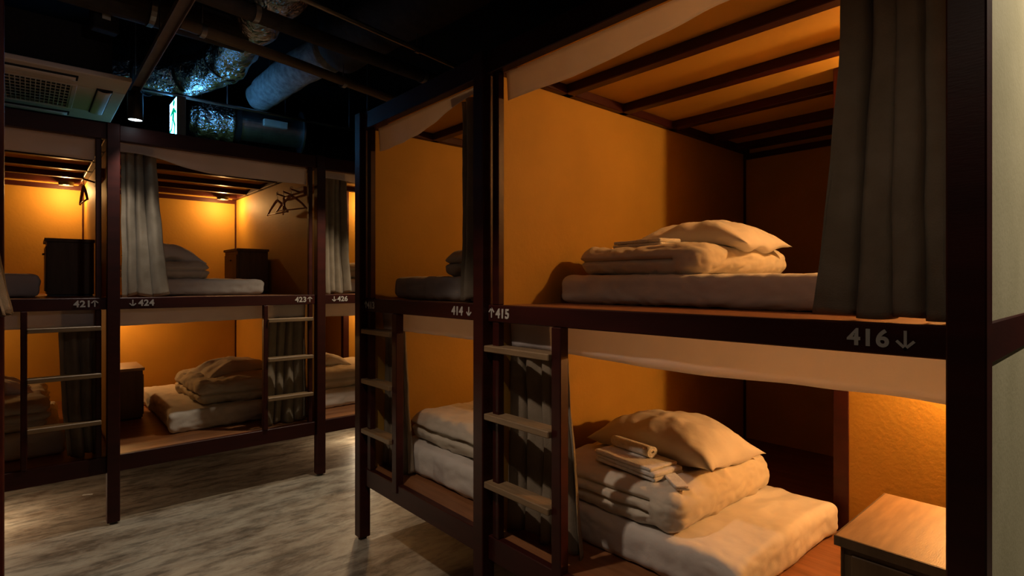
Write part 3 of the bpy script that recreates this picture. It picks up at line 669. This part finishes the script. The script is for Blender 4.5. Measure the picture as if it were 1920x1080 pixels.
# exit sign
ex = empty('exit_sign', (0.757, 4.205, 2.30), 0, label='double sided illuminated exit sign with green running figure arrow, hanging from a conduit', cat='exit sign')
MB().box(-0.026, 0.026, -0.118, 0.118, 0, 0.255).build('sign_case', 'signcase', ex, bevel=0.004)
for s in (-1, 1):
    x0, x1 = sorted((s * 0.0255, s * 0.0263))
    MB().box(x0, x1, -0.112, 0.112, 0.008, 0.247).build('lit_panel', 'exitface', ex)
    mb = MB()
    # running figure and arrow, drawn in (y,z); prism() extrudes along y so rotate afterwards
    parts = [[(0.02, 0.19), (0.045, 0.215), (0.02, 0.235), (-0.005, 0.215)],
             [(-0.02, 0.12), (0.02, 0.115), (0.035, 0.185), (-0.005, 0.19)],
             [(-0.02, 0.12), (0.0, 0.115), (-0.03, 0.07), (-0.075, 0.06), (-0.075, 0.075), (-0.04, 0.085)],
             [(0.0, 0.12), (0.022, 0.12), (0.055, 0.085), (0.04, 0.03), (0.022, 0.035), (0.033, 0.08)],
             [(-0.005, 0.185), (-0.005, 0.165), (-0.05, 0.15), (-0.06, 0.165)],
             [(0.03, 0.18), (0.028, 0.162), (0.07, 0.14), (0.075, 0.155)]]
    for p in parts: mb.prism([(q[0] * 1.35, 0.135 + (q[1] - 0.135) * 1.15) for q in p], -0.0008, 0.0008)
    mb.build('running_figure', 'exitgreen', ex, loc=(s * 0.0272, 0, 0), rot=(0, 0, -PI / 2 if s < 0 else PI / 2))
MB().tube([(0, 0, 0.255), (0, 0, 0.28)], 0.008, 10).build('stem', 'galv', ex)
MB().tube([(-0.29, 0, 0.285), (-0.0, 0, 0.285), (1.35, 0, 0.285)], 0.010, 10).build('conduit', 'galv', ex, smooth=True)
for x in (0.30, 1.2): MB().tube([(x, 0, 0.285), (x, 0, 0.75)], 0.004, 8).build('hanging_rod', 'galv', ex)

def crumple(amp, seed, k=4.0):
    return lambda i, a: 1 + amp * noise.noise(Vector((i * 0.35, math.cos(a) * 1.6 + seed, math.sin(a) * 1.6))) + amp * 0.6 * abs(noise.noise(Vector((i * 1.3, math.cos(a) * k + seed, math.sin(a) * k))))
def path(pts, n):
    """Catmull-Rom through the points"""
    P_ = [Vector(p) for p in pts]; P_ = [P_[0] * 2 - P_[1]] + P_ + [P_[-1] * 2 - P_[-2]]; out = []
    for i in range(1, len(P_) - 2):
        for k in range(n):
            t = k / n; a, b, c, d = P_[i - 1:i + 3]
            out.append(0.5 * ((2 * b) + (c - a) * t + (2 * a - 5 * b + 4 * c - d) * t * t + (3 * b - a - 3 * c + d) * t ** 3))
    out.append(P_[-2]); return out
fd = empty('foil_duct', (0, 0, 2.75), 0, label='fat crinkled foil duct curving over the exit sign under the black ceiling', cat='duct')
pp = path([(0.40, 4.52, -0.01), (0.62, 4.38, -0.02), (0.86, 4.12, -0.02), (0.95, 3.75, 0.0), (0.93, 3.3, 0.03), (0.95, 2.8, 0.06), (0.99, 2.2, 0.10)], 9)
MB().tube(pp, 0.118, 40, rf=crumple(0.22, 3)).build('foil_sleeve', 'foil', fd, smooth=True)
for i in (8, 16, 26): MB().tube([pp[i] - (pp[i + 1] - pp[i]).normalized() * 0.012, pp[i] + (pp[i + 1] - pp[i]).normalized() * 0.012], 0.127, 32, caps=False).build('black_strap', 'black', fd, smooth=True, solid=0.004)
for i in (5, 20, 40): MB().tube([pp[i], pp[i] + Vector((0, 0, 0.30 - pp[i].z))], 0.004, 8).build('hanging_rod', 'galv', fd)
f2 = empty('round_duct', (0.92, 4.72, 2.60), 0, label='short horizontal round duct, crinkled foil at left end, grey metal with flange at right', cat='duct')
p2 = path([(0, 0, 0), (0.14, -0.01, 0.0), (0.30, -0.03, 0)], 12)
MB().tube(p2, [0.10 + 0.045 * min(1, i / 5) for i in range(len(p2))], 40, rf=crumple(0.14, 8)).build('foil_sleeve', 'foil', f2, smooth=True)['label'] = 'crinkled foil end'
MB().tube([(0.29, -0.03, 0), (0.345, -0.035, 0)], 0.138, 36).build('black_collar', 'black', f2, smooth=False)
MB().tube([(0.34, -0.035, 0), (0.80, -0.085, 0)], 0.125, 40).build('metal_pipe', 'galv', f2, smooth=False)
MB().tube([(0.80, -0.085, 0), (0.812, -0.0865, 0)], 0.172, 40).build('flange', 'galv', f2, smooth=False)
MB().box(0.48, 0.66, -0.21, -0.17, -0.02, 0.035).build('clip_label', 'paper', f2, bevel=0.004)
for x in (0.08, 0.7): MB().tube([(x, -0.03, 0.1), (x, -0.03, 0.45)], 0.004, 8).build('hanging_rod', 'galv', f2)
g = empty('insulated_duct', (0, 0, 2.77), 0, label='pale grey lagged duct running away beside the brown pipe, towards the round metal duct', cat='duct')
pg = path([(1.33, 4.40, -0.02), (1.35, 4.0, 0), (1.37, 3.6, 0.0), (1.42, 3.3, 0.0)], 8)
MB().tube(pg, [0.10] * 3 + [0.11] * (len(pg) - 3), 32, rf=crumple(0.07, 21)).build('duct_wrap', 'insul', g, smooth=True)
for i in (4, 20): MB().tube([pg[i], pg[i] + Vector((0, 0, 0.27 - pg[i].z))], 0.004, 8).build('hanging_rod', 'galv', g)
g2 = empty('shaded_duct', (0, 0, 2.84), 0, label='wide lagged duct at the top centre, shade put into its colour, just left of the foreground bay', cat='duct')
pd = path([(1.44, 3.24, -0.05), (1.53, 2.8, 0.0), (1.60, 2.2, 0.0), (1.60, 1.5, 0.02)], 8)
MB().tube(pd, 0.155, 32, rf=crumple(0.05, 30)).build('duct_wrap', 'darkduct', g2, smooth=True)  # continues the grey duct; its shade is put into the darker colour
MB().tube([pd[4], pd[4] + Vector((0, 0, 0.2))], 0.004, 8).build('hanging_rod', 'galv', g2)
def pipe(name, pts, r, mat, label, cat='pipe', rods=(1,), base=0):
    e = empty(name, pts[0], 0, label=label, cat=cat); p0 = Vector(pts[0]); q = [Vector(p) - p0 for p in pts]
    MB().tube(q, r, 24).build('tube', mat, e, smooth=False)
    for t in rods:
        c = q[0].lerp(q[-1], t); MB().tube([c, c + Vector((0, 0, 3.05 - p0.z - c.z))], 0.004, 8).build('hanging_rod', 'galv', e)
        d = (q[-1] - q[0]).normalized()
        MB().tube([c - d * 0.012, c + d * 0.012], r + 0.005, 24, caps=False).build('pipe_clamp', 'galv', e, solid=0.003)
    return e
pipe('ceiling_pipe', [(0.54, 2.95, 2.56), (1.07, 3.05, 2.555), (2.15, 3.30, 2.54)], 0.027, 'pipe', 'brown painted pipe crossing under the foil duct towards the dark bay', rods=(0.06, 0.55, 0.95))
pipe('ceiling_pipe', [(0.20, 2.62, 2.60), (1.13, 2.77, 2.60), (2.20, 2.92, 2.60)], 0.038, 'darkduct', 'darker thicker pipe running parallel in front of the brown pipe', rods=(0.3, 0.8))
pipe('ceiling_pipe', [(-1.3, 3.05, 2.70), (0.2, 3.2, 2.70), (0.9, 3.25, 2.70)], 0.085, 'darkduct', 'dark pipe above the air conditioner at the top left', rods=(0.2, 0.8))
pipe('ceiling_conduit', [(0.30, 2.35, 2.62), (1.9, 2.62, 2.60)], 0.013, 'galv', 'thin metal conduit at the very top beside the channel', cat='conduit', rods=(0.2, 0.8))
jb = empty('cable_box', (0.28, 3.30, 2.58), 0.2, label='small dark hanging cable box with a pale tag above the air conditioner', cat='cable box')
MB().box(-0.045, 0.06, -0.03, 0.03, -0.02, 0.11).build('box_body', 'acdark', jb, bevel=0.004)
MB().box(-0.012, 0.022, -0.036, -0.032, 0.03, 0.115).build('pale_tag', 'paper', jb)
MB().box(-0.014, 0.024, -0.03, 0.03, 0.11, 0.22).build('bracket', 'black', jb)
for x in (-0.03, 0.045): MB().tube([(x, 0, 0.10), (x, 0, 0.47)], 0.004, 8).build('hanging_rod', 'galv', jb)
tg = MB().box(-0.028, 0.028, -0.009, 0.009, 0.0, 0.0012).build('paper_label', 'paper', loc=(0.30, 4.43, 0.0), rot=(0, 0, -0.45))
tag(tg, 'small pale paper label lying on the floor just left of the thick 424 post', 'label')

# added unseen lamps under the left bunks, for the warm patches on the floor
def floor_fill(x, y, p, label):
    r = empty('added_floor_light', (x, y, 0.0), 0, label=label, cat='floor light', group='added unseen floor lights under the left row')
    MB().tube([(0, 0, 0), (0, 0, 0.09)], 0.03, 20).build('housing', 'black', r)
    MB().tube([(0, 0, 0.09), (0, 0, 0.10)], 0.026, 20).build('lens', 'roomglow', r)
    light('added_floor_lamp', 'POINT', (x, y, 0.17), p, (1.0, 0.78, 0.5), 0.03)
floor_fill(-0.30, 4.22, 9.0, 'added unseen floor light under the left bunk beyond the picture edge')
floor_fill(2.2, 4.45, 6.0, 'added unseen floor light under the 426 bunk, hidden behind the corner post')
